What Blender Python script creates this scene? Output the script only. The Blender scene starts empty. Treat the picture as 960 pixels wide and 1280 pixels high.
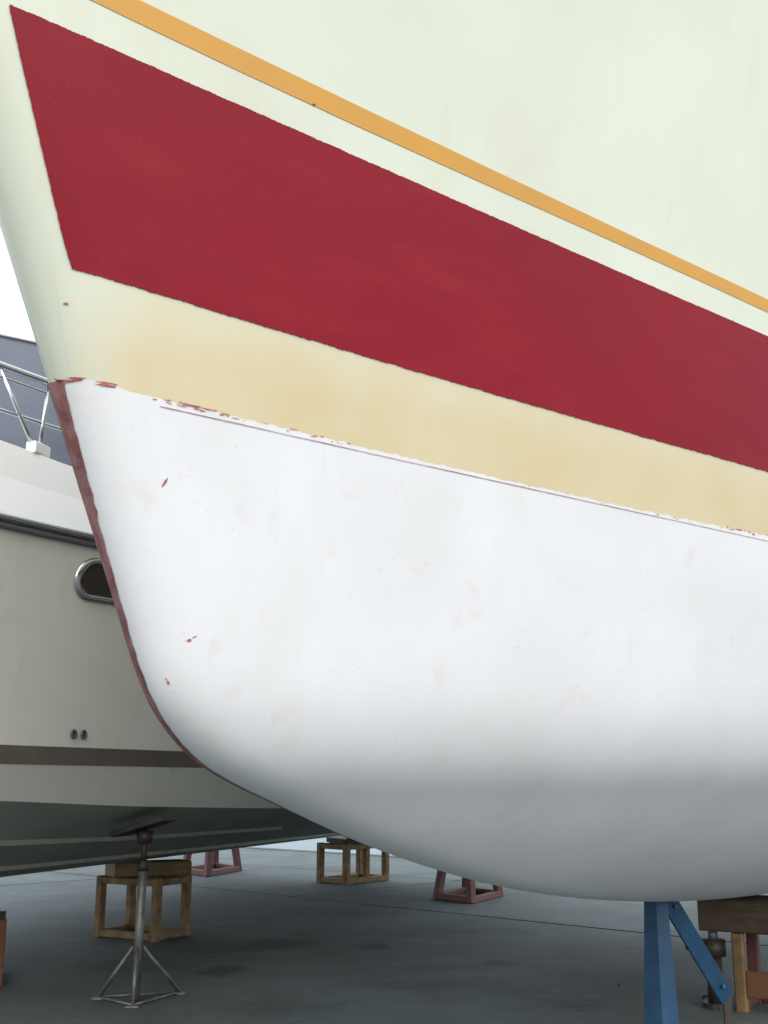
import bpy, math, random
import numpy as np
from mathutils import Vector
R = math.radians
SC = bpy.context.scene
COL = SC.collection
random.seed(4); RNG = np.random.default_rng(7)

# ------------------------------------------------------------------ camera, sky, sun, exposure
CAM_H = 1.35
cd = bpy.data.cameras.new('camera'); cam = bpy.data.objects.new('camera', cd); COL.objects.link(cam)
cd.sensor_fit = 'VERTICAL'; cd.sensor_height = 36.0; cd.lens = 36.0 * 1400 / 1280
cd.clip_start = 0.05; cd.clip_end = 6000
cam.location = (0, 0, CAM_H); cam.rotation_euler = (R(90) + math.atan(340 / 1400), 0, 0)
SC.camera = cam

SUN_EL, SUN_AZ = 34.0, 164.0          # azimuth from +Y towards +X
w = bpy.data.worlds.new('World'); SC.world = w; w.use_nodes = True
nt = w.node_tree; bg = nt.nodes['Background']
sky = nt.nodes.new('ShaderNodeTexSky'); sky.sky_type = 'NISHITA'; sky.sun_disc = False
sky.sun_elevation = R(SUN_EL); sky.sun_rotation = R(SUN_AZ)
sky.air_density = 1.0; sky.dust_density = 4.0; sky.ozone_density = 1.0
hz = nt.nodes.new('ShaderNodeMix'); hz.data_type = 'RGBA'; hz.inputs[0].default_value = .6      # thin white overcast over the blue
hz.inputs[7].default_value = (9.5, 10.2, 10.6, 1)
nt.links.new(sky.outputs[0], hz.inputs[6]); nt.links.new(hz.outputs[2], bg.inputs[0]); bg.inputs[1].default_value = 0.12
sl = bpy.data.lights.new('sun', 'SUN'); sl.energy = 0.8; sl.angle = R(80); sl.color = (1, .965, .92)
so = bpy.data.objects.new('sun', sl); COL.objects.link(so)
sd = Vector((math.cos(R(SUN_EL)) * math.sin(R(SUN_AZ)), math.cos(R(SUN_EL)) * math.cos(R(SUN_AZ)), math.sin(R(SUN_EL))))
so.rotation_euler = sd.to_track_quat('Z', 'Y').to_euler(); so.location = sd * 60
vs = SC.view_settings; vs.view_transform = 'Standard'; vs.look = 'None'; vs.gamma = 1; vs.use_curve_mapping = False
vs.exposure = 0.83

# ------------------------------------------------------------------ materials
def mat(name, col, rough=.5, metal=0, col2=None, nscale=6, nlo=.35, nhi=.65, bump=0, bscale=60, detail=6,
        layers=(), spec=.5, coat=0, stretch=(1, 1, 1)):
    """layers: (colour, scale, lo, hi, amount, stretch) of extra patchy wear"""
    m = bpy.data.materials.new(name); m.use_nodes = True
    n, l = m.node_tree.nodes, m.node_tree.links
    p = n['Principled BSDF']; p.inputs['Roughness'].default_value = rough; p.inputs['Metallic'].default_value = metal
    p.inputs['Specular IOR Level'].default_value = spec; p.inputs['Coat Weight'].default_value = coat
    tc = n.new('ShaderNodeTexCoord')
    def noise(scale, lo, hi, st=(1, 1, 1), det=detail):
        mp = n.new('ShaderNodeMapping'); mp.inputs['Scale'].default_value = st
        l.new(tc.outputs['Object'], mp.inputs[0])
        t = n.new('ShaderNodeTexNoise'); t.inputs['Scale'].default_value = scale; t.inputs['Detail'].default_value = det
        l.new(mp.outputs[0], t.inputs[0])
        r = n.new('ShaderNodeMapRange'); r.inputs[1].default_value = lo; r.inputs[2].default_value = hi
        l.new(t.outputs[0], r.inputs[0]); return t, r
    def mix(fac, a, b):
        x = n.new('ShaderNodeMix'); x.data_type = 'RGBA'
        if isinstance(fac, float): x.inputs[0].default_value = fac
        else: l.new(fac, x.inputs[0])
        for s, v in ((6, a), (7, b)):
            if isinstance(v, tuple): x.inputs[s].default_value = (*v, 1)
            else: l.new(v, x.inputs[s])
        return x.outputs[2]
    c = tuple(col)
    if col2: c = mix(noise(nscale, nlo, nhi, stretch)[1].outputs[0], tuple(col), tuple(col2))
    for (lc, s, lo, hi, amt, st) in layers:
        r = noise(s, lo, hi, st)[1]; mu = n.new('ShaderNodeMath'); mu.operation = 'MULTIPLY'; mu.inputs[1].default_value = amt
        l.new(r.outputs[0], mu.inputs[0]); c = mix(mu.outputs[0], c, tuple(lc))
    if isinstance(c, tuple): p.inputs['Base Color'].default_value = (*c, 1)
    else: l.new(c, p.inputs['Base Color'])
    if bump:
        t = noise(bscale, 0, 1)[0]; b = n.new('ShaderNodeBump'); b.inputs['Strength'].default_value = bump
        b.inputs['Distance'].default_value = .01
        l.new(t.outputs[0], b.inputs['Height']); l.new(b.outputs[0], p.inputs['Normal'])
    return m

ONE = (1, 1, 1)
M = dict(
    gelcoat=mat('gelcoat', (.60, .64, .555), .32, col2=(.57, .60, .505), nscale=1.6, bump=.05, bscale=3,
                layers=(((.55, .47, .30), 9, .62, .8, .25, (1, 1, .15)), ((.50, .52, .47), 70, .66, .78, .25, ONE), ((.52, .50, .42), 3.5, .56, .75, .35, (1, 1, .5)))),
    band=mat('stained_gelcoat', (.58, .51, .345), .42, col2=(.55, .46, .275), nscale=2.6, nlo=.3, nhi=.7, stretch=(1, 1, 1.6),
             layers=(((.61, .57, .43), 7, .55, .8, .45, (1, 1, .12)), ((.5, .34, .14), 40, .6, .8, .2, ONE))),
    bottom=mat('white_antifouling', (.67, .685, .72), .6, col2=(.625, .635, .665), nscale=2.2, bump=.05, bscale=75,
               layers=(((.60, .50, .50), 9, .60, .8, .45, ONE), ((.54, .40, .41), 55, .68, .8, .6, ONE), ((.55, .55, .54), 26, .62, .8, .35, (1, 1, .12)),
                       ((.57, .58, .58), 5, .52, .8, .45, (1, 1, .4)))),
    red=mat('red_paint', (.225, .004, .015), .45, col2=(.20, .004, .015), nscale=1.5, bump=.03, bscale=120,
            spec=.2, layers=(((.28, .02, .03), 130, .60, .75, .6, ONE), ((.10, .003, .01), 210, .60, .72, .5, ONE), ((.40, .15, .13), 300, .70, .78, .5, ONE), ((.255, .012, .02), 6, .5, .75, .5, (.25, 1, 1.6)))),
    orange=mat('orange_tape', (.56, .275, .03), .4, col2=(.51, .26, .04), nscale=5),
    oldred=mat('old_red_paint', (.17, .055, .055), .7, col2=(.30, .15, .15), nscale=22, bump=.3, bscale=90),
    residue=mat('red_residue', (.33, .05, .06), .7, col2=(.45, .16, .16), nscale=60),
    scribe=mat('scribe_line', (.30, .17, .20), .7, col2=(.5, .42, .46), nscale=4),
    speck=mat('faint_speck', (.50, .33, .36), .7),
    mark=mat('dark_mark', (.12, .06, .06), .7),
    concrete=mat('concrete', (.108, .136, .137), .8, col2=(.076, .097, .098), nscale=.7, bump=.35, bscale=30,
                 layers=(((.09, .09, .085), 1.7, .58, .72, .7, (1, 1, 1)), ((.18, .18, .18), 5, .55, .8, .5, ONE),
                         ((.045, .05, .05), 60, .60, .74, .5, ONE), ((.17, .18, .185), 2.3, .54, .72, .45, (.35, 1, 1)), ((.06, .065, .06), .9, .52, .66, .5, (1, .4, 1)), ((.22, .22, .22), 160, .66, .76, .5, ONE))),
    joint=mat('joint_filler', (.035, .035, .035), .9, col2=(.06, .06, .055), nscale=20),
    oil=mat('oil_stain', (.050, .056, .054), .6, col2=(.085, .095, .094), nscale=7, nlo=.3, nhi=.6),
    water=mat('sea_water', (.05, .10, .13), .35, bump=.3, bscale=.8),
    hullgrey=mat('grey_cream_gelcoat', (.80, .81, .73), .22, col2=(.77, .78, .70), nscale=.9, layers=(((.50, .50, .42), 6, .60, .8, .4, (1, 1, .1)), ((.48, .46, .38), 2.2, .58, .8, .3, (.3, 1, 1)))),
    darkstripe=mat('brown_stripe', (.19, .16, .135), .45, col2=(.16, .135, .115), nscale=4),
    darkbottom=mat('grey_green_antifouling', (.38, .41, .37), .6, col2=(.30, .33, .30), nscale=3, bump=.2, bscale=40,
                   layers=(((.24, .25, .23), 8, .58, .75, .5, (.2, 1, 1)),)),
    strake=mat('worn_strake', (.46, .46, .39), .6, col2=(.36, .37, .32), nscale=9),
    white=mat('white_gelcoat', (.88, .88, .88), .3),
    chrome=mat('stainless_steel', (.62, .63, .65), .18, 1),
    railtrim=mat('rub_rail_trim', (.12, .12, .14), .4),
    glass=mat('dark_glass', (.03, .025, .025), .12, spec=.6),
    canvas=mat('blue_grey_canvas', (.12, .14, .19), .35, col2=(.10, .115, .16), nscale=2.5, bump=.2, bscale=9),
    yellow=mat('yellow_paint', (.22, .14, .05), .65, col2=(.12, .075, .033), nscale=9, bump=.25, bscale=70,
               layers=(((.12, .05, .025), 14, .56, .66, .9, ONE),)),
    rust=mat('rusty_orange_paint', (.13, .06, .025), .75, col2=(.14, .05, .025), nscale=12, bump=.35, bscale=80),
    redsteel=mat('faded_red_paint', (.14, .05, .045), .65, col2=(.10, .04, .04), nscale=9, bump=.25, bscale=70),
    blue=mat('blue_paint', (.014, .07, .155), .5, col2=(.012, .05, .11), nscale=8, bump=.2, bscale=60,
             layers=(((.12, .07, .04), 30, .66, .76, .7, ONE),)),
    galv=mat('galvanised_steel', (.20, .22, .22), .5, .5, col2=(.13, .13, .12), nscale=16),
    black=mat('dark_steel', (.03, .03, .032), .55, .3, col2=(.06, .045, .035), nscale=20),
    timber=mat('dark_timber', (.085, .058, .035), .8, col2=(.05, .035, .022), nscale=7, bump=.6, bscale=25, stretch=(1, 8, 8)),
    paletimber=mat('pale_timber', (.26, .19, .09), .75, col2=(.17, .12, .06), nscale=7, bump=.5, bscale=25, stretch=(1, 8, 8)),
    leaf=mat('dead_leaf', (.05, .035, .02), .8),
)

def fade_band(m, clean):
    n, l = m.node_tree.nodes, m.node_tree.links; p = n['Principled BSDF']
    src = p.inputs['Base Color'].links[0].from_socket
    tc = n.new('ShaderNodeTexCoord'); sp = n.new('ShaderNodeSeparateXYZ'); l.new(tc.outputs['Object'], sp.inputs[0])
    nz = n.new('ShaderNodeTexNoise'); nz.inputs['Scale'].default_value = 5; l.new(tc.outputs['Object'], nz.inputs[0])
    a = n.new('ShaderNodeMapRange'); a.inputs[1].default_value = .0; a.inputs[2].default_value = .18; l.new(sp.outputs[0], a.inputs[0])
    b = n.new('ShaderNodeMapRange'); b.inputs[1].default_value = 2.56; b.inputs[2].default_value = 2.36; b.inputs[3].default_value = .45; l.new(sp.outputs[2], b.inputs[0])
    u = n.new('ShaderNodeMath'); u.operation = 'MULTIPLY'; l.new(a.outputs[0], u.inputs[0]); l.new(b.outputs[0], u.inputs[1])
    v = n.new('ShaderNodeMath'); v.operation = 'MULTIPLY_ADD'; l.new(nz.outputs[0], v.inputs[0]); v.inputs[1].default_value = .5; l.new(u.outputs[0], v.inputs[2])
    k = n.new('ShaderNodeMapRange'); k.inputs[1].default_value = .25; k.inputs[2].default_value = 1.2; l.new(v.outputs[0], k.inputs[0])
    x = n.new('ShaderNodeMix'); x.data_type = 'RGBA'; l.new(k.outputs[0], x.inputs[0]); x.inputs[6].default_value = (*clean, 1); l.new(src, x.inputs[7])
    l.new(x.outputs[2], p.inputs['Base Color'])
fade_band(M['band'], (.585, .61, .51))

def stains(m, spots, col):
    n, l = m.node_tree.nodes, m.node_tree.links; p = n['Principled BSDF']
    tc = n.new('ShaderNodeTexCoord'); nz = n.new('ShaderNodeTexNoise'); nz.inputs['Scale'].default_value = 7; nz.inputs['Detail'].default_value = 5
    l.new(tc.outputs['Object'], nz.inputs[0])
    for (x, y, rx, ry, amt) in spots:
        src = p.inputs['Base Color'].links[0].from_socket
        mp = n.new('ShaderNodeMapping'); mp.vector_type = 'TEXTURE'; mp.inputs[1].default_value = (x, y, 0); mp.inputs[3].default_value = (rx, ry, 1)
        l.new(tc.outputs['Object'], mp.inputs[0]); ln = n.new('ShaderNodeVectorMath'); ln.operation = 'LENGTH'; l.new(mp.outputs[0], ln.inputs[0])
        ad = n.new('ShaderNodeMath'); ad.operation = 'MULTIPLY_ADD'; l.new(nz.outputs[0], ad.inputs[0]); ad.inputs[1].default_value = 1.5; l.new(ln.outputs['Value'], ad.inputs[2])
        r = n.new('ShaderNodeMapRange'); r.interpolation_type = 'SMOOTHSTEP'; r.inputs[1].default_value = 1.15; r.inputs[2].default_value = 1.95; r.inputs[3].default_value = amt; r.inputs[4].default_value = 0
        l.new(ad.outputs[0], r.inputs[0]); x_ = n.new('ShaderNodeMix'); x_.data_type = 'RGBA'; l.new(r.outputs[0], x_.inputs[0])
        l.new(src, x_.inputs[6]); x_.inputs[7].default_value = (*col, 1); l.new(x_.outputs[2], p.inputs['Base Color'])
stains(M['concrete'], ((-1.22, 8.92, .22, .3, .85), (-.08, 10.19, .16, .26, .8), (-.94, 10.34, .42, .42, .75), (-1.5, 10.1, .5, .7, .5), (-1.9, 9.2, .5, .5, .5), (.9, 9.3, .14, .2, .6),
    (.2, 8.3, .5, .25, .35), (1.1, 11.2, .6, .35, .4), (-.4, 12.6, .8, .4, .4), (1.2, 7.6, .22, .2, .5), (-.6, 7.5, .4, .3, .4)), (.035, .042, .042))

# ------------------------------------------------------------------ helpers
def obj(name, V, Fc, m, parent=None, smooth=False):
    me = bpy.data.meshes.new(name); me.from_pydata([tuple(map(float, v)) for v in V], [], [tuple(map(int, f)) for f in Fc])
    me.materials.append(M[m] if isinstance(m, str) else m)
    if smooth: me.polygons.foreach_set('use_smooth', [True] * len(me.polygons))
    me.update(); o = bpy.data.objects.new(name, me); COL.objects.link(o)
    if parent: o.parent = parent
    return o
def tag(o, label=None, cat=None, group=None, kind=None):
    for k, v in (('label', label), ('category', cat), ('group', group), ('kind', kind)):
        if v: o[k] = v
    return o
def empty(name, loc, rz, label, cat, group=None):
    o = bpy.data.objects.new(name, None); COL.objects.link(o); o.location = loc; o.rotation_euler = (0, 0, rz)
    o.empty_display_size = .2
    return tag(o, label, cat, group)
def grid(P, flip=False):
    P = np.asarray(P); n, m = P.shape[:2]; V = P.reshape(-1, 3); Fc = []
    for i in range(n - 1):
        for j in range(m - 1):
            a = i * m + j; f = (a, a + 1, a + m + 1, a + m)
            Fc.append(f[::-1] if flip else f)
    return V, Fc
class MB:
    def __init__(s): s.V, s.F = [], []
    def add(s, V, Fc):
        k = len(s.V); s.V += [tuple(v) for v in V]; s.F += [tuple(i + k for i in f) for f in Fc]; return s
    def beam(s, a, b, w, h, up=(0, 0, 1), w2=None, h2=None, ch=.12):
        """chamfered rectangular bar from a to b"""
        a, b = Vector(a), Vector(b); d = (b - a).normalized(); up = Vector(up)
        if abs(d.dot(up)) > .98: up = Vector((1, 0, 0))
        x = d.cross(up).normalized(); y = x.cross(d).normalized()
        V = []
        for c, ww, hh in ((a, w, h), (b, w2 or w, h2 or h)):
            k = min(ww, hh) * ch
            for sx, sy in ((1, 0), (0, 1), ) : pass
            for (px, py) in ((ww/2-k, -hh/2), (ww/2, -hh/2+k), (ww/2, hh/2-k), (ww/2-k, hh/2), (-ww/2+k, hh/2), (-ww/2, hh/2-k), (-ww/2, -hh/2+k), (-ww/2+k, -hh/2)):
                V.append(c + x * px + y * py)
        Fc = [(i, (i + 1) % 8, 8 + (i + 1) % 8, 8 + i) for i in range(8)] + [tuple(range(7, -1, -1)), tuple(range(8, 16))]
        return s.add(V, Fc)
    def tube(s, pts, r, n=12, r2=None):
        pts = [Vector(p) for p in pts]; V = []; Fc = []
        for i, p in enumerate(pts):
            d = (pts[min(i + 1, len(pts) - 1)] - pts[max(i - 1, 0)]).normalized()
            u = Vector((0, 0, 1)) if abs(d.z) < .95 else Vector((1, 0, 0))
            x = d.cross(u).normalized(); y = x.cross(d)
            rr = r if r2 is None else r + (r2 - r) * i / (len(pts) - 1)
            V += [p + (x * math.cos(2*math.pi*k/n) + y * math.sin(2*math.pi*k/n)) * rr for k in range(n)]
        for i in range(len(pts) - 1):
            Fc += [(i*n+k, i*n+(k+1) % n, (i+1)*n+(k+1) % n, (i+1)*n+k) for k in range(n)]
        Fc += [tuple(range(n-1, -1, -1)), tuple(range((len(pts)-1)*n, len(pts)*n))]
        return s.add(V, Fc)
    def build(s, name, m, parent=None, smooth=False): return obj(name, s.V, s.F, m, parent, smooth)
def smooth_noise(n, k, amp):
    x = RNG.normal(size=n + 2 * k); ker = np.hanning(k * 2 + 1); ker /= np.sqrt((ker ** 2).sum())
    return np.convolve(x, ker, 'same')[k:k + n] * amp

# ------------------------------------------------------------------ ground: concrete slabs, quay edge, sea
def ngon_slab(name, poly, z0, z1, m, parent):
    n = len(poly); V = [(x, y, z0) for x, y in poly] + [(x, y, z1) for x, y in poly]
    Fc = [tuple(range(n, 2 * n)), tuple(range(n - 1, -1, -1))] + [(i, (i + 1) % n, n + (i + 1) % n, n + i) for i in range(n)]
    return obj(name, V, Fc, m, parent)
ground = ngon_slab('ground', [(-300, -300), (300, -300), (300, -276), (-300, 319)], -3.2, -.03, 'joint', None)
tag(ground, kind='structure')
# joints run along J; rows of slabs stacked along N (away from the camera)
J = np.array([5.18, -5.06]); J /= np.linalg.norm(J); N = np.array([-J[1], J[0]])
rows = [-16, -7.0, 1.5, 9.62, 12.82, 15.97]
for r in range(len(rows) - 1):
    for c in range(-3, 2):
        a0, a1 = c * 24.0 + 9 + 4 * (r % 2), (c + 1) * 24.0 + 9 + 4 * (r % 2)
        g = .02
        P = [J * (a0 + g) + N * (rows[r] + g), J * (a1 - g) + N * (rows[r] + g), J * (a1 - g) + N * (rows[r + 1] - g), J * (a0 + g) + N * (rows[r + 1] - g)]
        s = ngon_slab('slab', P, -.029, random.uniform(-.003, .003), 'concrete', ground)
curb = ngon_slab('quay_edge', [J * -60 + N * 15.99, J * 60 + N * 15.99, J * 60 + N * 16.25, J * -60 + N * 16.25], -.5, .012, 'concrete', ground)
sea = obj('sea', [(-4000, -50, -1.2), (4000, -50, -1.2), (4000, 5000, -1.2), (-4000, 5000, -1.2)], [(0, 1, 2, 3)], 'water')
tag(sea, kind='structure')

# ------------------------------------------------------------------ near yacht: hull surface
UK = [0.0, 0.7, 1.3, 1.7, 2.0, 2.25, 2.45, 2.65, 2.85, 3.1, 3.4, 3.8, 4.4, 5.2, 6.4, 8.3, 14.535]
CT = np.array([[-1.0098, 4.03], [-0.8852, 3.8377], [-0.651, 3.4591], [-0.3752, 2.9788], [-0.1603, 2.594], [-0.0152, 2.3158], [0.1001, 2.0941], [0.2012, 1.9025], [0.2926, 1.7258], [0.3956, 1.529], [0.6089, 1.3895], [0.9198, 1.3081], [1.3254, 1.1867], [1.933, 1.0462], [2.738, 0.9015], [4.1061, 0.7564], [7.1052, 0.5797], [9.9281, 0.6291], [11.9593, 0.6141]])
def bspline(x, kn, ct, k=3):
    t = np.r_[[kn[0]] * k, kn, [kn[-1]] * k]; B = ((x[:, None] >= t[:-1]) & (x[:, None] < t[1:])).astype(float)
    B[x >= kn[-1], len(ct) - 1] = 1
    for q in range(1, k + 1):
        for i in range(len(t) - 1 - q):
            a, b = t[i + q] - t[i], t[i + q + 1] - t[i + 1]
            B[:, i] = ((x - t[i]) / a * B[:, i] if a > 0 else 0) + ((t[i + q + 1] - x) / b * B[:, i + 1] if b > 0 else 0)
    return B[:, :len(ct)] @ ct
prof = bspline(np.linspace(0, UK[-1], 700), np.array(UK), CT)
e = prof[0] - prof[6]; e /= e[1]
prof = np.vstack([[prof[0] + e * (5.2 - prof[0][1]) * k + np.array([-.10 * k * k, 0]) for k in np.linspace(1, .02, 50)], prof])
prof[:, 0] += .036 * np.clip((prof[:, 1] - 1.0) / .5, 0, 1)
for i in range(1, len(prof)):
    prof[i, 0] = max(prof[i, 0], prof[i - 1, 0] + 1e-6); prof[i, 1] = min(prof[i, 1], prof[i - 1, 1] - 1e-6)
TA, RN, NC, CB, RB, BM, PW = math.tan(R(24)), .05, .07, 2.0, 1.0, 4.6, 3.3
UEND = 9.5
def us(z): return np.interp(-np.asarray(z, float), -prof[:, 1], prof[:, 0])
def zk(u): return np.interp(u, prof[:, 0], prof[:, 1])
def hb(u, z):
    d = np.maximum(u - us(z), 0); h = np.maximum(z - zk(u), 0)
    b1 = TA * d + NC * np.sqrt(1 - np.exp(-2 * RN * d / NC ** 2)); b1 = BM * np.tanh(b1 / BM)
    b2 = np.sqrt((CB * h) ** 2 + 2 * RB * h)
    r = 1 / ((1 / (b1 + 1e-7)) ** PW + (1 / (b2 + 1e-7)) ** PW) ** (1 / PW)
    return r
def surf(u, z, off=0.):
    """port side point (local), moved out by off along the normal"""
    u = np.asarray(u, float); z = np.asarray(z, float); b = hb(u, z); ee = .004
    bu = (hb(u + ee, z) - hb(u - ee, z)) / (2 * ee); bz = (hb(u, z + ee) - hb(u, z - ee)) / (2 * ee)
    n = np.stack([-bu, np.ones_like(b), -bz], -1); n /= np.linalg.norm(n, axis=-1, keepdims=True)
    P = np.stack([u, b, z], -1) + n * off
    P[..., 1] = np.maximum(P[..., 1], 0)
    P[..., 1] *= -1
    return P
def both(P, name, m, parent, smooth=True):
    """port sheet and its starboard mirror in one mesh"""
    V, Fc = grid(P); V2 = V * np.array([1, -1, 1]); k = len(V)
    return obj(name, np.vstack([V, V2]), Fc + [tuple(i + k for i in f[::-1]) for f in Fc], m, parent, smooth)

HEAD = R(32)
yacht = empty('yacht', (-0.80706, 2.55, 0), R(90) - HEAD,
              'big cream yacht hull close up with red band, orange pinstripe and white painted bottom', 'yacht')
# waterline heights along u
WLu = np.array([-0.02, 0.0215, 0.0448, 0.0875, 0.1973, 0.2743, 0.4061, 0.513, 0.8209, 1.2841, 1.533, 1.8057, 2.0801, 2.444, 4, 10])
WLz = np.array([2.2856, 2.2976, 2.3056, 2.3016, 2.2877, 2.2846, 2.2793, 2.2752, 2.2642, 2.2507, 2.2453, 2.2412, 2.2391, 2.2401, 2.26, 2.3])
# gelcoat topsides
zs = np.linspace(2.2, 4.9, 150); ts = np.linspace(0, 1, 140) ** 2.4
P = np.array([surf(us(z) + ts * (UEND - us(z)), np.full(len(ts), z)) for z in zs]); P[:, 0, 1] = 0
hull = both(P, 'hull', 'gelcoat', yacht)
top = P[-1]; V = [tuple(p) for p in top] + [(p[0], -p[1], p[2]) for p in top]; n = len(top)
V = [(x, y * .97, z - .06) for x, y, z in V]
obj('deck', V, [(i, i + 1, n + i + 1, n + i) for i in range(n - 1)], 'white', yacht)
rail = MB(); rail.tube([Vector((p[0], p[1], p[2])) for p in top[::4]], .035); rail.tube([Vector((p[0], -p[1], p[2])) for p in top[::4]], .035)
rail.build('toe_rail', 'paletimber', yacht, True)
zt = np.linspace(zk(UEND) + .01, 4.9, 30); bb = hb(np.full(30, UEND), zt)
obj('transom', [(UEND, -b, z) for b, z in zip(bb, zt)] + [(UEND, b, z) for b, z in zip(bb, zt)], [(i, i + 1, 31 + i, 30 + i) for i in range(29)], 'gelcoat', yacht)
# bottom paint: columns from the stem / keel line up to the ragged waterline
i0 = np.argmax(prof[:, 1] < 2.300); ucol = np.unique(np.r_[prof[i0:, 0][prof[i0:, 0] < UEND], np.linspace(.3, 3, 900)]); ucol = ucol[ucol >= us(2.300)]
jit = (smooth_noise(len(ucol), 1, .0010) + smooth_noise(len(ucol), 5, .0012)) * np.clip((ucol - .02) / .08, 0, 1)
rr = np.linspace(0, 1, 46) ** 2
top_z = np.interp(ucol, WLu, WLz) + jit
P = []
for u, zt_ in zip(ucol, top_z):
    z0 = zk(u); zt_ = max(zt_, z0 + 1e-4)
    P.append(surf(np.full(len(rr), u), z0 + rr * (zt_ - z0), .0025))
P = np.array(P); P[:, 0, 1] = 0
both(P[:, ::-1], 'bottom_paint', 'bottom', yacht)
def strip(name, m, zb, zt, u0, u1, off, n=700, k=9, jb=.0, jt=.0, jl=.0, parent=yacht, sides=True):
    """painted strip between two height curves, its fore edge from u0(s) s in 0..1"""
    t = np.linspace(0, 1, n) ** 1.35
    Jb = smooth_noise(n, 1, jb) + smooth_noise(n, 6, jb * .5); Jt = smooth_noise(n, 1, jt) + smooth_noise(n, 6, jt * .5)
    P = []; kk = 70 if jl else k; Jl = smooth_noise(kk, 1, jl)
    for q, s in enumerate(np.linspace(0, 1, kk)):
        ul = u0(s); u = ul + t * (u1 - ul); u = u + Jl[q] * np.exp(-(u - ul) / .04)
        P.append(surf(u, (zb(u) + Jb) * (1 - s) + (zt(u) + Jt) * s, off))
    return both(np.array(P)[::-1], name, m, parent) if sides else obj(name, *grid(np.array(P)[::-1]), m, parent, True)
I = lambda xs, ys: (lambda u: np.interp(u, xs, ys))
strip('pinstripe', 'orange', I([-1.2, -0.133, -0.0519, 0.2319, 0.6028, 1.033, 1.5798, 2.2549, 10], [3.275, 3.1762, 3.1687, 3.1448, 3.1185, 3.0932, 3.0656, 3.0321, 2.945]),
      I([-1.2, -0.0379, 0.2189, 0.5902, 1.0205, 1.5687, 2.2439, 10], [3.314, 3.2213, 3.2008, 3.1731, 3.1439, 3.1109, 3.0771, 2.981]), lambda s: -.34 - .04 * s, UEND, .0016, n=300)
red_b = I([-0.3, -0.0342, 0.1145, 0.3151, 0.5049, 0.8432, 1.2305, 1.4696, 1.7526, 2.3904, 10], [2.564, 2.5494, 2.5413, 2.5312, 2.5223, 2.5083, 2.4948, 2.4878, 2.4806, 2.4683, 2.434])
red_t = I([-0.4, -0.2971, -0.2493, -0.1554, -0.0318, 0.2516, 0.4759, 0.69, 1.0538, 1.3589, 1.7015, 2.2758, 10], [3.106, 3.0987, 3.0954, 3.0889, 3.0804, 3.0611, 3.0461, 3.0322, 3.0094, 2.9915, 2.9732, 2.9473, 2.864])
red_l = I([0.0, 0.114, 0.401, 0.672, 0.876, 1.0], [-0.0342, -0.0676, -0.1424, -0.2131, -0.2663, -0.2971])
strip('red_band', 'red', red_b, red_t, red_l, UEND, .0036, n=1500, jb=.0009, jt=.0006, jl=.0005)
strip('waterline_band', 'band', lambda u: np.interp(u, WLu, WLz) - .012, lambda u: red_b(u) + .004, lambda s: .045 - .115 * s, UEND, .0006, n=260)
su = [0.2, 0.2396, 0.4455, 0.8237, 1.2861, 1.8086, 2.4488, 10]
strip('scribe_line', 'scribe', I(su, [2.2695, 2.2665, 2.2605, 2.2504, 2.2396, 2.2296, 2.2204, 2.2404]),
      I(su, [2.27, 2.2689, 2.2635, 2.2532, 2.2422, 2.232, 2.2226, 2.2424]), lambda s: .225, 6, .0042, n=300, k=3, jb=.0002, jt=.0002)
# stem strip where the older red paint shows
i1 = np.argmax(prof[:, 0] > 2.1); i1 = np.argmax(prof[:, 0] > 1.45); idx = np.arange(i0 - 1, i1)
r0 = np.interp(idx, [i0 - 1, i0 + 5, i0 + 13, i0 + 21, i0 + 33, i0 + 60, i1], [.040, .028, .004, -.026, -.046, -.062, -.10]) + .005 * smooth_noise(len(idx), 1, 1).clip(-1.4, 1.4)
SS = []         # the worn strip wraps from just port of the stem round to starboard
for i, ra in zip(idx, r0):
    tng = prof[i + 1] - prof[i - 1]; tng /= np.linalg.norm(tng); nn = np.array([-tng[1], tng[0]])
    if nn[0] < 0: nn = -nn
    r_ = np.linspace(ra, -.23, 22); q = r_ ** 2; pp = prof[i] + q[:, None] * nn
    S_ = surf(pp[:, 0], pp[:, 1], .0042); S_[r_ < 0, 1] *= -1; SS.append(S_)
obj('stem_strip', *grid(np.array(SS)), 'oldred', yacht, True)
# residue of old paint along the waterline, scrapes and specks
def patch(pts, name, m, off, parent, kind=None):
    V, Fc = [], []
    for (u, z, rx, rz, an) in pts:
        k = len(V); n = 10; a = np.arange(n) * 2 * np.pi / n; r = 1 + RNG.uniform(-.35, .35, n)
        du, dz = rx * r * np.cos(a), rz * r * np.sin(a)
        uu = u + du * math.cos(an) - dz * math.sin(an); zz = z + du * math.sin(an) + dz * math.cos(an)
        V += [tuple(p) for p in surf(np.r_[u, uu], np.r_[z, zz], off)]
        Fc += [(k, k + 1 + i, k + 1 + (i + 1) % n) for i in range(n)]
    return tag(obj(name, V, Fc, m, parent), kind=kind)
res = []
for (ua, ub, dens, sz) in ((.02, .05, 7, .004), (.09, .11, 5, .005), (.2, .3, 8, .0025), (.26, .42, 22, .003), (.43, .8, 16, .002), (.9, 1.4, 6, .0016), (1.5, 2.1, 10, .002), (2.15, 2.55, 16, .003)):
    for _ in range(dens):
        u = RNG.uniform(ua, ub); res.append((u, np.interp(u, WLu, WLz) + RNG.uniform(-.006, .004), sz * RNG.uniform(1, 4.5), sz * RNG.uniform(.2, .6), -.03))
patch(res, 'paint_residue', 'residue', .0048, yacht, 'stuff')
for a in ((.276, 2.086, .013, .0026, 1.25), (.423, 1.707, .005, .004, .3), (.432, 1.716, .006, .0012, .6), (.415, 1.602, .006, .0016, -1), (.408, 1.612, .0016, .0016, 0)):
    patch([a], 'paint_scrape', 'residue', .0045, yacht)
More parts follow.
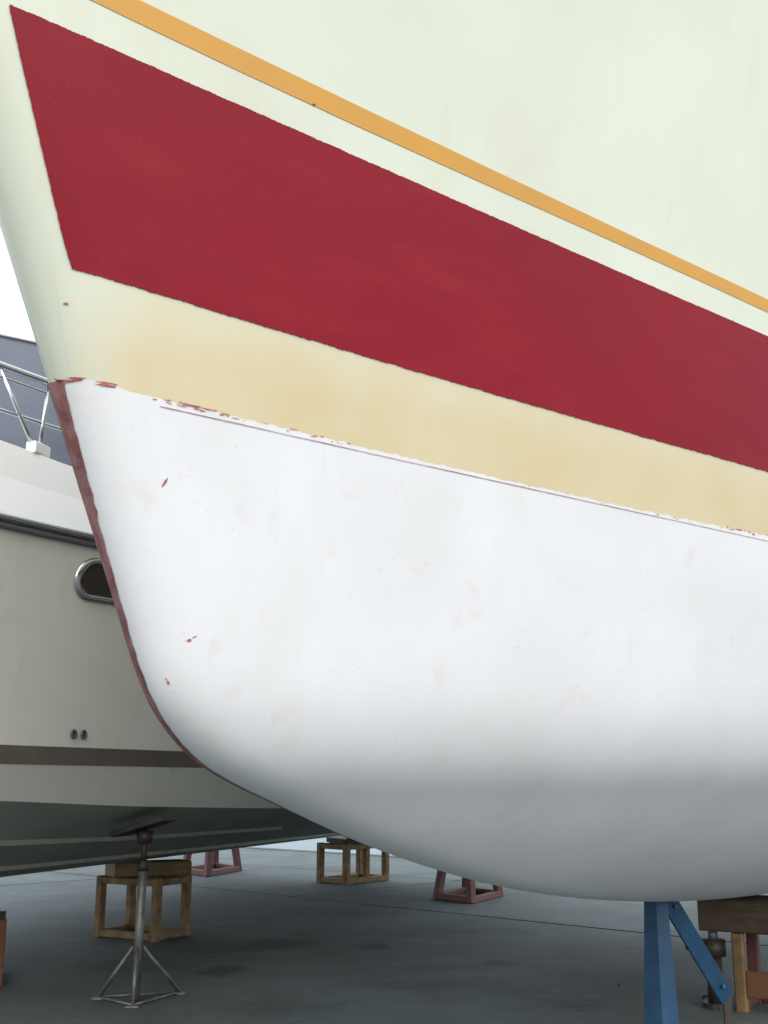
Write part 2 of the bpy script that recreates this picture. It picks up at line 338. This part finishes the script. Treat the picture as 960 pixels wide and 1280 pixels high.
patch([(.438, 3.133, .005, .003, .3)], 'chip', 'mark', .003, yacht)
patch([(-.024, 2.470, .004, .003, .3)], 'chip', 'residue', .003, yacht)
patch([q for q in ((RNG.uniform(.2, 2.4), RNG.uniform(1.3, 2.2), RNG.uniform(.0008, .0022), RNG.uniform(.0007, .0013), RNG.uniform(0, 3)) for _ in range(130)) if q[1] > zk(q[0]) + .12], 'paint_specks', 'speck', .004, yacht, 'stuff')

# ------------------------------------------------------------------ far motor yacht
H2 = R(18)
my = empty('motor_yacht', (-2.3, 10.9, 0), R(90) - H2,
           'grey cream motor yacht with brown stripe, oval porthole and steel guard rail on stands behind', 'yacht')
from_pts = lambda pts: (np.array([p[0] for p in pts]), np.array([p[1] for p in pts]))
def sm(pts):
    x, y = from_pts(pts); X = np.linspace(x[0], x[-1], 240); Y = np.interp(X, x, y)
    k = np.hanning(15); k /= k.sum(); Yp = np.convolve(np.pad(Y, 7, mode='reflect', reflect_type='odd'), k, 'valid')
    return lambda t: np.interp(t, X, Yp)
TE = 6.4
CUR = dict(
    sheer=(sm([(-10.3, 0), (-4.65, 1.73), (-2.9, 2.3), (0, 2.85), (3, 3.0), (7, 3.0)]), sm([(-10.3, 2.86), (-4.6, 2.75), (7, 2.74)]), -10.3),
    boottop=(sm([(-9.2, 0), (-7, .9), (-4.32, 1.6), (-2.81, 1.97), (0, 2.4), (3, 2.6), (7, 2.6)]), sm([(-9.2, 1.62), (-4.32, 1.56), (7, 1.555)]), -9.2),
    bootbot=(sm([(-9.1, 0), (-7, .85), (-4.28, 1.58), (-2.51, 1.99), (0, 2.35), (3, 2.55), (7, 2.55)]), sm([(-9.1, 1.52), (-4.28, 1.457), (7, 1.455)]), -9.1),
    chine=(sm([(-8.9, 0), (-7, .7), (-4.13, 1.49), (-3.11, 1.71), (-1.96, 1.95), (0, 2.2), (3, 2.35), (7, 2.4)]), sm([(-8.9, 1.45), (-6, 1.33), (-4.13, 1.258), (-3.1, 1.211), (-1.96, 1.18), (0, 1.14), (7, 1.08)]), -8.9),
    strake1=(sm([(-8.4, 0), (-6, .7), (-3.51, 1.06), (0, 1.3), (7, 1.4)]), sm([(-8.4, 1.16), (-6, 1.04), (-3.5, .998), (-2, .972), (0, .965), (7, .95)]), -8.4),
    strake2=(sm([(-7.8, 0), (-5, .42), (-2.8, .55), (.1, .65), (7, .7)]), sm([(-7.8, .92), (-5, .81), (-2.8, .789), (7, .77)]), -7.8),
    keel=(sm([(-7.4, 0), (-7, .04), (7, .05)]), sm([(-7.4, .74), (-6, .665), (7, .66)]), -7.4),
)
def row(c, n=90, db=0, dz=0, t0=None, t1=TE):
    b, z, ts_ = CUR[c]; t = np.linspace(ts_ if t0 is None else t0, t1, n)
    return np.stack([t, -(np.maximum(b(t), 0) + db), z(t) + dz], -1)
def band2(name, cs, m, sub=4, db=0):
    R_ = [row(c, db=db) for c in cs]; P = []
    for a, b in zip(R_[:-1], R_[1:]):
        for k in range(sub): P.append(a + (b - a) * k / sub)
    P.append(R_[-1]); return both(np.array(P), name, m, my, False)
band2('topside', ['sheer', 'boottop'], 'hullgrey')
band2('boot_stripe', ['boottop', 'bootbot'], 'darkstripe', db=.004)
band2('lower_band', ['bootbot', 'chine'], 'hullgrey')
band2('bottom', ['chine', 'strake1', 'strake2', 'keel'], 'darkbottom')
for c, wd in (('strake1', .055), ('strake2', .05)):
    a = row(c, 70, t0=CUR[c][2] + .5, t1=(.3 if c == 'strake1' else TE)); P = np.array([a + (0, wd * .55, -.004 + .002), a + (0, -wd * .25, -.022), a + (0, -wd * .45, .012), a + (0, -wd * .3, .03)])
    both(P, 'spray_strake', 'strake', my, False)
ks = MB()
for sgn in (1,): ks.beam((2.6, -.16, .84), (5.45, -.07, .64), .05, .05, w2=.08, h2=.06)
ks.build('keel_shoe', 'white', my)
# transom
Rw = [CUR[c] for c in ('sheer', 'boottop', 'bootbot', 'chine', 'strake1', 'strake2', 'keel')]
pp = [(TE - .002, -float(b(TE)), float(z(TE))) for b, z, _ in Rw]
obj('transom', pp + [(x, -y, z) for x, y, z in pp][::-1], [tuple(range(2 * len(pp)))], 'hullgrey', my)
# rub rail: bright moulding over a dark gap
for sgn in (-1, 1):
    a = row('sheer', 60) * (1, -sgn, 1)
    k = MB(); k.tube([Vector((p[0], p[1] + sgn * .025, p[2] + .012)) for p in a], .026, 8); k.build('rub_rail', 'chrome', my, True)
    k = MB(); k.tube([Vector((p[0], p[1] + sgn * .008, p[2] - .03)) for p in a], .022, 8); k.build('rub_rail_trim', 'railtrim', my, True)
# bulwark and deck
def rowf(fb, fz, t0, t1=TE, n=60):
    t = np.linspace(t0, t1, n); return np.stack([t, -np.maximum(fb(t), 0), fz(t) + 0 * t], -1)
SB = CUR['sheer'][0]; DZ = sm([(-10.2, 3.45), (-4.56, 3.253), (-4.06, 3.20), (-3, 3.17), (7, 3.12)])
a = row('sheer', 60, dz=.03); b = rowf(lambda t: SB(t) - .10, lambda t: DZ(t) * .55 + CUR['sheer'][1](t) * .45, -10.15); c = rowf(lambda t: SB(t) - .155, DZ, -10.0); d = rowf(lambda t: SB(t) - .33, lambda t: DZ(t) - .03, -9.4)
both(np.array([d, c, b, a]), 'bulwark', 'white', my, False)
d2 = d.copy(); d2[:, 1] = 0; d2[:, 2] += .05
both(np.array([d2, d]), 'foredeck', 'white', my, False)
# cabin, roof
t = np.concatenate([np.linspace(-5.2, -2.9, 14), np.linspace(-2.6, TE - 1.4, 14)])
cbv = np.convolve(np.pad(np.minimum(1.03 + (t + 3.9) * math.tan(R(38)), 1.80), 1, mode='edge'), [.2, .6, .2], 'valid'); cbv[:6] = 1.03 + (t[:6] + 3.9) * math.tan(R(38)); cbv[0] = 0
def cabrow(off, z, sh=0): return np.stack([t + sh, -np.maximum(cbv - off, 0) , np.full(len(t), z)], -1)
both(np.array([cabrow(.03, 4.225), cabrow(.0, 3.7, -.12), cabrow(-.04, 3.1, -.28)]), 'cabin_screen', 'canvas', my, False)
rf = np.array([cabrow(.0, 4.222), cabrow(-.01, 4.27), cabrow(.15, 4.33), cabrow(.7, 4.38)]); c0 = rf[-1].copy(); c0[:, 1] = 0
u0 = rf[0].copy(); u0[:, 1] = 0
both(np.array([c0] + list(rf[::-1]) + [u0]), 'roof', 'white', my, False)
# guard rail with leaning stanchions
rb = lambda t: 1.57 + (t + 4.56) * math.tan(R(16)); TR = np.linspace(-9.2, 3, 40)
gr = MB(); gr.tube([Vector((t_, -float(rb(t_)), 3.70)) for t_ in TR], .022, 10)
g = gr.build('guard_rail', 'chrome', my, True)
mr = MB(); mr.tube([Vector((t_, -float(rb(t_)), 3.63)) for t_ in TR], .012, 8); mr.build('under_rail', 'chrome', g, True)
mr = MB(); mr.tube([Vector((t_, -float(rb(t_)), 3.435)) for t_ in TR], .012, 8); mr.build('middle_rail', 'chrome', g, True)
for k in range(-2, 5):
    tb = -4.27 + 1.5 * k; bs = Vector((tb, -float(SB(tb) - .19), float(DZ(tb)) + .02))
    for dt in (-.30, .05):
        s = MB(); s.tube([bs + Vector((dt * .1, 0, 0)), Vector((tb + dt, -float(rb(tb + dt)), 3.70))], .013, 8); s.build('stanchion', 'chrome', g, True)
    s = MB(); s.beam(bs + Vector((-.07, 0, .02)), bs + Vector((.07, 0, .02)), .07, .07); s.build('stanchion_base', 'white', g)
# oval porthole with chrome frame
def on_side(t_, z):
    k = (z - 1.557) / (2.75 - 1.557); bt, st = float(CUR['boottop'][0](t_)), float(SB(t_)); return -(bt + (st - bt) * k)
def oval(t_, z, a, h, grow, out):
    P = []
    for i in range(40):
        an = 2 * math.pi * i / 40; x = t_ + math.copysign(a - h, math.cos(an)) + (h + grow) * math.cos(an); zz = z + (h + grow) * math.sin(an)
        P.append((x, on_side(x, zz) - out, zz))
    return P
pt0, pz, pa, ph = -3.76, 2.525, .30, .088
rings = [oval(pt0, pz, pa, ph, .040, .0), oval(pt0, pz, pa, ph, .032, .016), oval(pt0, pz, pa, ph, .008, .018), oval(pt0, pz, pa, ph, 0, .004)]
V = [p for r_ in rings for p in r_]; Fc = [(j*40+i, j*40+(i+1) % 40, (j+1)*40+(i+1) % 40, (j+1)*40+i) for j in range(3) for i in range(40)]
ph_o = obj('porthole', V, Fc, 'chrome', my, True)
obj('glass', [(p[0], p[1] - .001, p[2]) for p in rings[3]], [tuple(range(40))], 'glass', ph_o)
for t_ in (-3.83, -3.755):
    z = 1.635; y = on_side(t_, z); V = []
    for rr_, o_ in ((.030, .0), (.028, .010), (.018, .010), (.016, .003)):
        V += [(t_ + rr_ * math.cos(2*math.pi*i/16), y - o_, z + rr_ * math.sin(2*math.pi*i/16)) for i in range(16)]
    dr = obj('drain_outlet', V, [(j*16+i, j*16+(i+1) % 16, (j+1)*16+(i+1) % 16, (j+1)*16+i) for j in range(3) for i in range(16)], 'railtrim', my, True)
    obj('hole', V[48:64], [tuple(range(16))], 'mark', dr)

# ------------------------------------------------------------------ keel stands
def keel_stand(F_, L_, R_, h, m, label, group, splay=0., pw=.075, cat='boat stand', top=True, mid=False):
    F_, L_, R_ = Vector((*F_, 0)), Vector((*L_, 0)), Vector((*R_, 0))
    B_ = L_ + R_ - F_; ctr = (L_ + R_) / 2
    o = empty('keel_stand', ctr, 0, label, cat, group)
    bs = [p - ctr for p in (F_, L_, B_, R_)]
    tp = [Vector((p.x * (1 - splay), p.y * (1 - splay), h)) for p in bs]
    for p, q in zip(bs, tp):
        k = MB(); k.beam(p, q, pw, pw, up=bs[1] - bs[0]); k.build('post', m, o)
    if mid:
        p, q = (bs[0] + bs[3]) / 2, (tp[0] + tp[3]) / 2; k = MB(); k.beam(p, q, pw * .9, pw * .9, up=bs[1] - bs[0]); k.build('post', m, o)
    for i in range(4):
        p, q = bs[i], bs[(i + 1) % 4]; d = (q - p).normalized() * (pw * .5)
        k = MB(); k.beam(p + d + Vector((0, 0, pw * .45)), q - d + Vector((0, 0, pw * .45)), pw * .8, pw * .8); k.build('bottom_rail', m, o)
        if top:
            p, q = tp[i], tp[(i + 1) % 4]; d = (q - p).normalized() * (pw * .5)
            k = MB(); k.beam(p + d - Vector((0, 0, pw * .5)), q - d - Vector((0, 0, pw * .5)), pw * .8, pw * .8); k.build('top_rail', m, o)
    return o
def timber(c, ang, l, wd, h, m, label, group=None):
    o = MB().beam((-l/2, 0, h/2), (l/2, 0, h/2), wd, h, ch=.06).build('timber_block', m)
    o.location = c; o.rotation_euler = (0, 0, ang); return tag(o, label, 'timber block', group)
GY = 'yellow steel keel stands'
keel_stand((-2.02, 10.49), (-2.60, 10.83), (-1.83, 10.9), .53, 'yellow', 'square yellow steel keel stand behind the grey jack stand', GY)
keel_stand((-.52, 16.21), (-.90, 16.62), (.02, 16.9), .54, 'yellow', 'distant yellow steel keel stand with five posts near the quay edge', GY, mid=True, pw=.09)
keel_stand((-2.66, 8.27), (-3.23, 8.09), (-2.84, 8.80), .43, 'rust', 'rusty orange keel stand cut off by the left edge of the photo', None, pw=.055)
GR = 'red steel keel stands with splayed legs'
keel_stand((1.01, 13.67), (.64, 14.2), (1.42, 14.5), .62, 'redsteel', 'red splay legged stand under the bow of the near yacht', GR, splay=.3, pw=.09)
keel_stand((-2.64, 17.58), (-3.12, 18.3), (-2.32, 18.7), .72, 'redsteel', 'distant red splay legged stand under the far motor yacht', GR, splay=.3, pw=.10)
GT = 'timber blocks on the keel stands'
timber((-2.19, 10.9, .532), R(28), .72, .34, .12, 'paletimber', 'pale timber block on the yellow stand behind the jack stand', GT)
timber((-.42, 16.6, .542), R(25), .62, .6, .10, 'timber', 'dark timber block on the distant five post yellow stand', GT)
timber((-3.03, 8.45, .432), R(18), .5, .3, .20, 'timber', 'dark timber block on the rusty stand at the left edge', GT)
timber((1.04, 14.1, .622), R(30), .5, .3, .10, 'timber', 'timber block on the red splay legged stand nearest the bow', GT)
timber((-2.72, 18.15, .722), R(18), .5, .3, .10, 'timber', 'timber block on the distant red stand under the motor yacht', GT)
# block and stand under the near keel
axv = Vector((math.sin(HEAD), math.cos(HEAD), 0)); ptv = Vector((math.cos(HEAD), -math.sin(HEAD), 0))
kc = Vector((-0.80706, 2.55, 0)) + axv * 5.85 + ptv * .12
timber(kc + Vector((0, 0, .455)), -HEAD, .72, .42, .195, 'timber', 'thick dark timber block under the keel of the near yacht', GT)
st = empty('keel_stand', kc, -HEAD, 'rusty yellow and red stand under the thick timber block at right', 'boat stand')
for x, y, m in ((-.13, -.17, 'yellow'), (.15, -.17, 'yellow'), (-.13, .17, 'redsteel'), (.15, .17, 'redsteel')):
    MB().beam((x, y, 0), (x, y, .45), .07, .07).build('post', m, st)
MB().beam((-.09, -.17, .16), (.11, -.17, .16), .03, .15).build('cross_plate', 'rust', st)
MB().beam((-.09, .17, .03), (.11, .17, .03), .05, .05).build('bottom_rail', 'redsteel', st)
for y in (-.17, .17): pass
MB().beam((-.13, -.13, .03), (-.13, .13, .03), .05, .05).build('bottom_rail', 'rust', st)
MB().beam((.15, -.13, .03), (.15, .13, .03), .05, .05).build('bottom_rail', 'rust', st)
jk = empty('screw_jack', kc + ptv * -.3 - axv * .12, -HEAD, 'dark screw jack standing beside the rusty yellow stand at right', 'jack')
MB().tube([(0, 0, 0), (0, 0, .03)], .09, 14, ).build('base_plate', 'black', jk)
MB().tube([(0, 0, .03), (0, 0, .30)], .055, 14, r2=.045).build('body', 'black', jk, True)
MB().tube([(0, 0, .30), (0, 0, .40)], .075, 14).build('collar', 'black', jk, True)
MB().tube([(0, 0, .40), (0, 0, .453)], .03, 12).build('screw', 'galv', jk, True)
MB().tube([(-.04, 0, .35), (-.17, -.03, .34)], .014, 8).build('handle', 'black', jk, True)

# ------------------------------------------------------------------ grey jack stand under the far yacht
js = empty('jack_stand', (-1.585, 7.66, 0), 0, 'grey tubular jack stand with tilted dark pad under the motor yacht', 'jack stand')
MB().tube([(0, 0, .01), (.012, 0, .84)], .029, 16).build('tube', 'galv', js, True)
MB().tube([(.012, 0, .84), (.014, 0, 1.04)], .020, 14).build('screw', 'black', js, True)
MB().tube([(.012, 0, .80), (.012, 0, .86)], .037, 14).build('collar', 'black', js, True)
MB().tube([(.0135, 0, .97), (.0135, 0, 1.05)], .045, 14, r2=.06).build('swivel', 'black', js, True)
MB().beam((-.165, .05, 1.03), (.185, -.05, 1.135), .26, .035).build('pad', 'black', js)
feet = [Vector((-.26, .12, .012)), Vector((.23, .30, .012)), Vector((.02, -.16, .012))]
for p in feet:
    MB().tube([Vector((0, 0, .33)) + p * .12, p], .012, 10).build('leg', 'galv', js, True)
    MB().beam(p - Vector((.04, 0, .006)), p + Vector((.04, 0, -.006)), .07, .012).build('foot', 'galv', js)
for i in range(3):
    MB().tube([feet[i], feet[(i + 1) % 3]], .009, 8).build('base_bar', 'galv', js, True)

# ------------------------------------------------------------------ blue stand beside the near keel
bp = Vector((1.49, 6.45, 0))
bs_ = empty('blue_stand', bp, 0, 'blue steel stand with tapered post and sloping brace by the near keel', 'boat stand')
def prism(a, b, w0, w1, name, par):
    V = []
    for (c, ww) in ((a, w0), (b, w1)):
        V += [Vector(c) + Vector(p) * ww for p in ((-1, .0, 0), (-.22, -.75, 0), (.85, .0, 0), (0, .75, 0))]
    return obj(name, V, [(i, (i + 1) % 4, 4 + (i + 1) % 4, 4 + i) for i in range(4)] + [(3, 2, 1, 0), (4, 5, 6, 7)], 'blue', par)
prism((0, 0, .012), (0, 0, .80), .105, .066, 'post', bs_)
MB().beam((.06, .06, .76), (.47, .42, .16), .098, .02, up=(0, -1, .3)).build('brace', 'blue', bs_)
MB().beam((.47, .42, 0), (.47, .42, .26), .02, .05).build('foot_post', 'black', bs_)
MB().beam((-.16, 0, .006), (.16, 0, .006), .24, .012).build('base_plate', 'blue', bs_)
for q in (.12, .88):
    c = Vector((.06, .06, .76)).lerp(Vector((.47, .42, .16)), q); MB().tube([c + Vector((.010, -.012, .0)), c + Vector((.016, -.026, .004))], .012, 6).build('bolt', 'blue', bs_)
MB().beam((-.07, .02, .79), (.07, .02, .79), .12, .03).build('head_plate', 'blue', bs_)
for (x, y, a) in ((2.08, 7.74, .5), (1.6, 8.2, 1.4)):
    k = MB(); P = []
    for i in range(7):
        q = i / 6; wd = .022 * math.sin(math.pi * (q * .9 + .05)); P.append([(q * .09 - .045, -wd, .012 + .012 * math.sin(q * 3)), (q * .09 - .045, 0, .006 + .010 * math.sin(q * 3)), (q * .09 - .045, wd, .014 + .012 * math.sin(q * 3))])
    o = obj('dead_leaf', *grid(P), 'leaf'); o.location = (x, y, .002); o.rotation_euler = (0, 0, a)
    tag(o, 'dry dark leaf on the concrete ' + ('to the right of the brace of the blue stand' if a < 1 else 'to the left of the blue stand'), 'leaf', 'dead leaves')
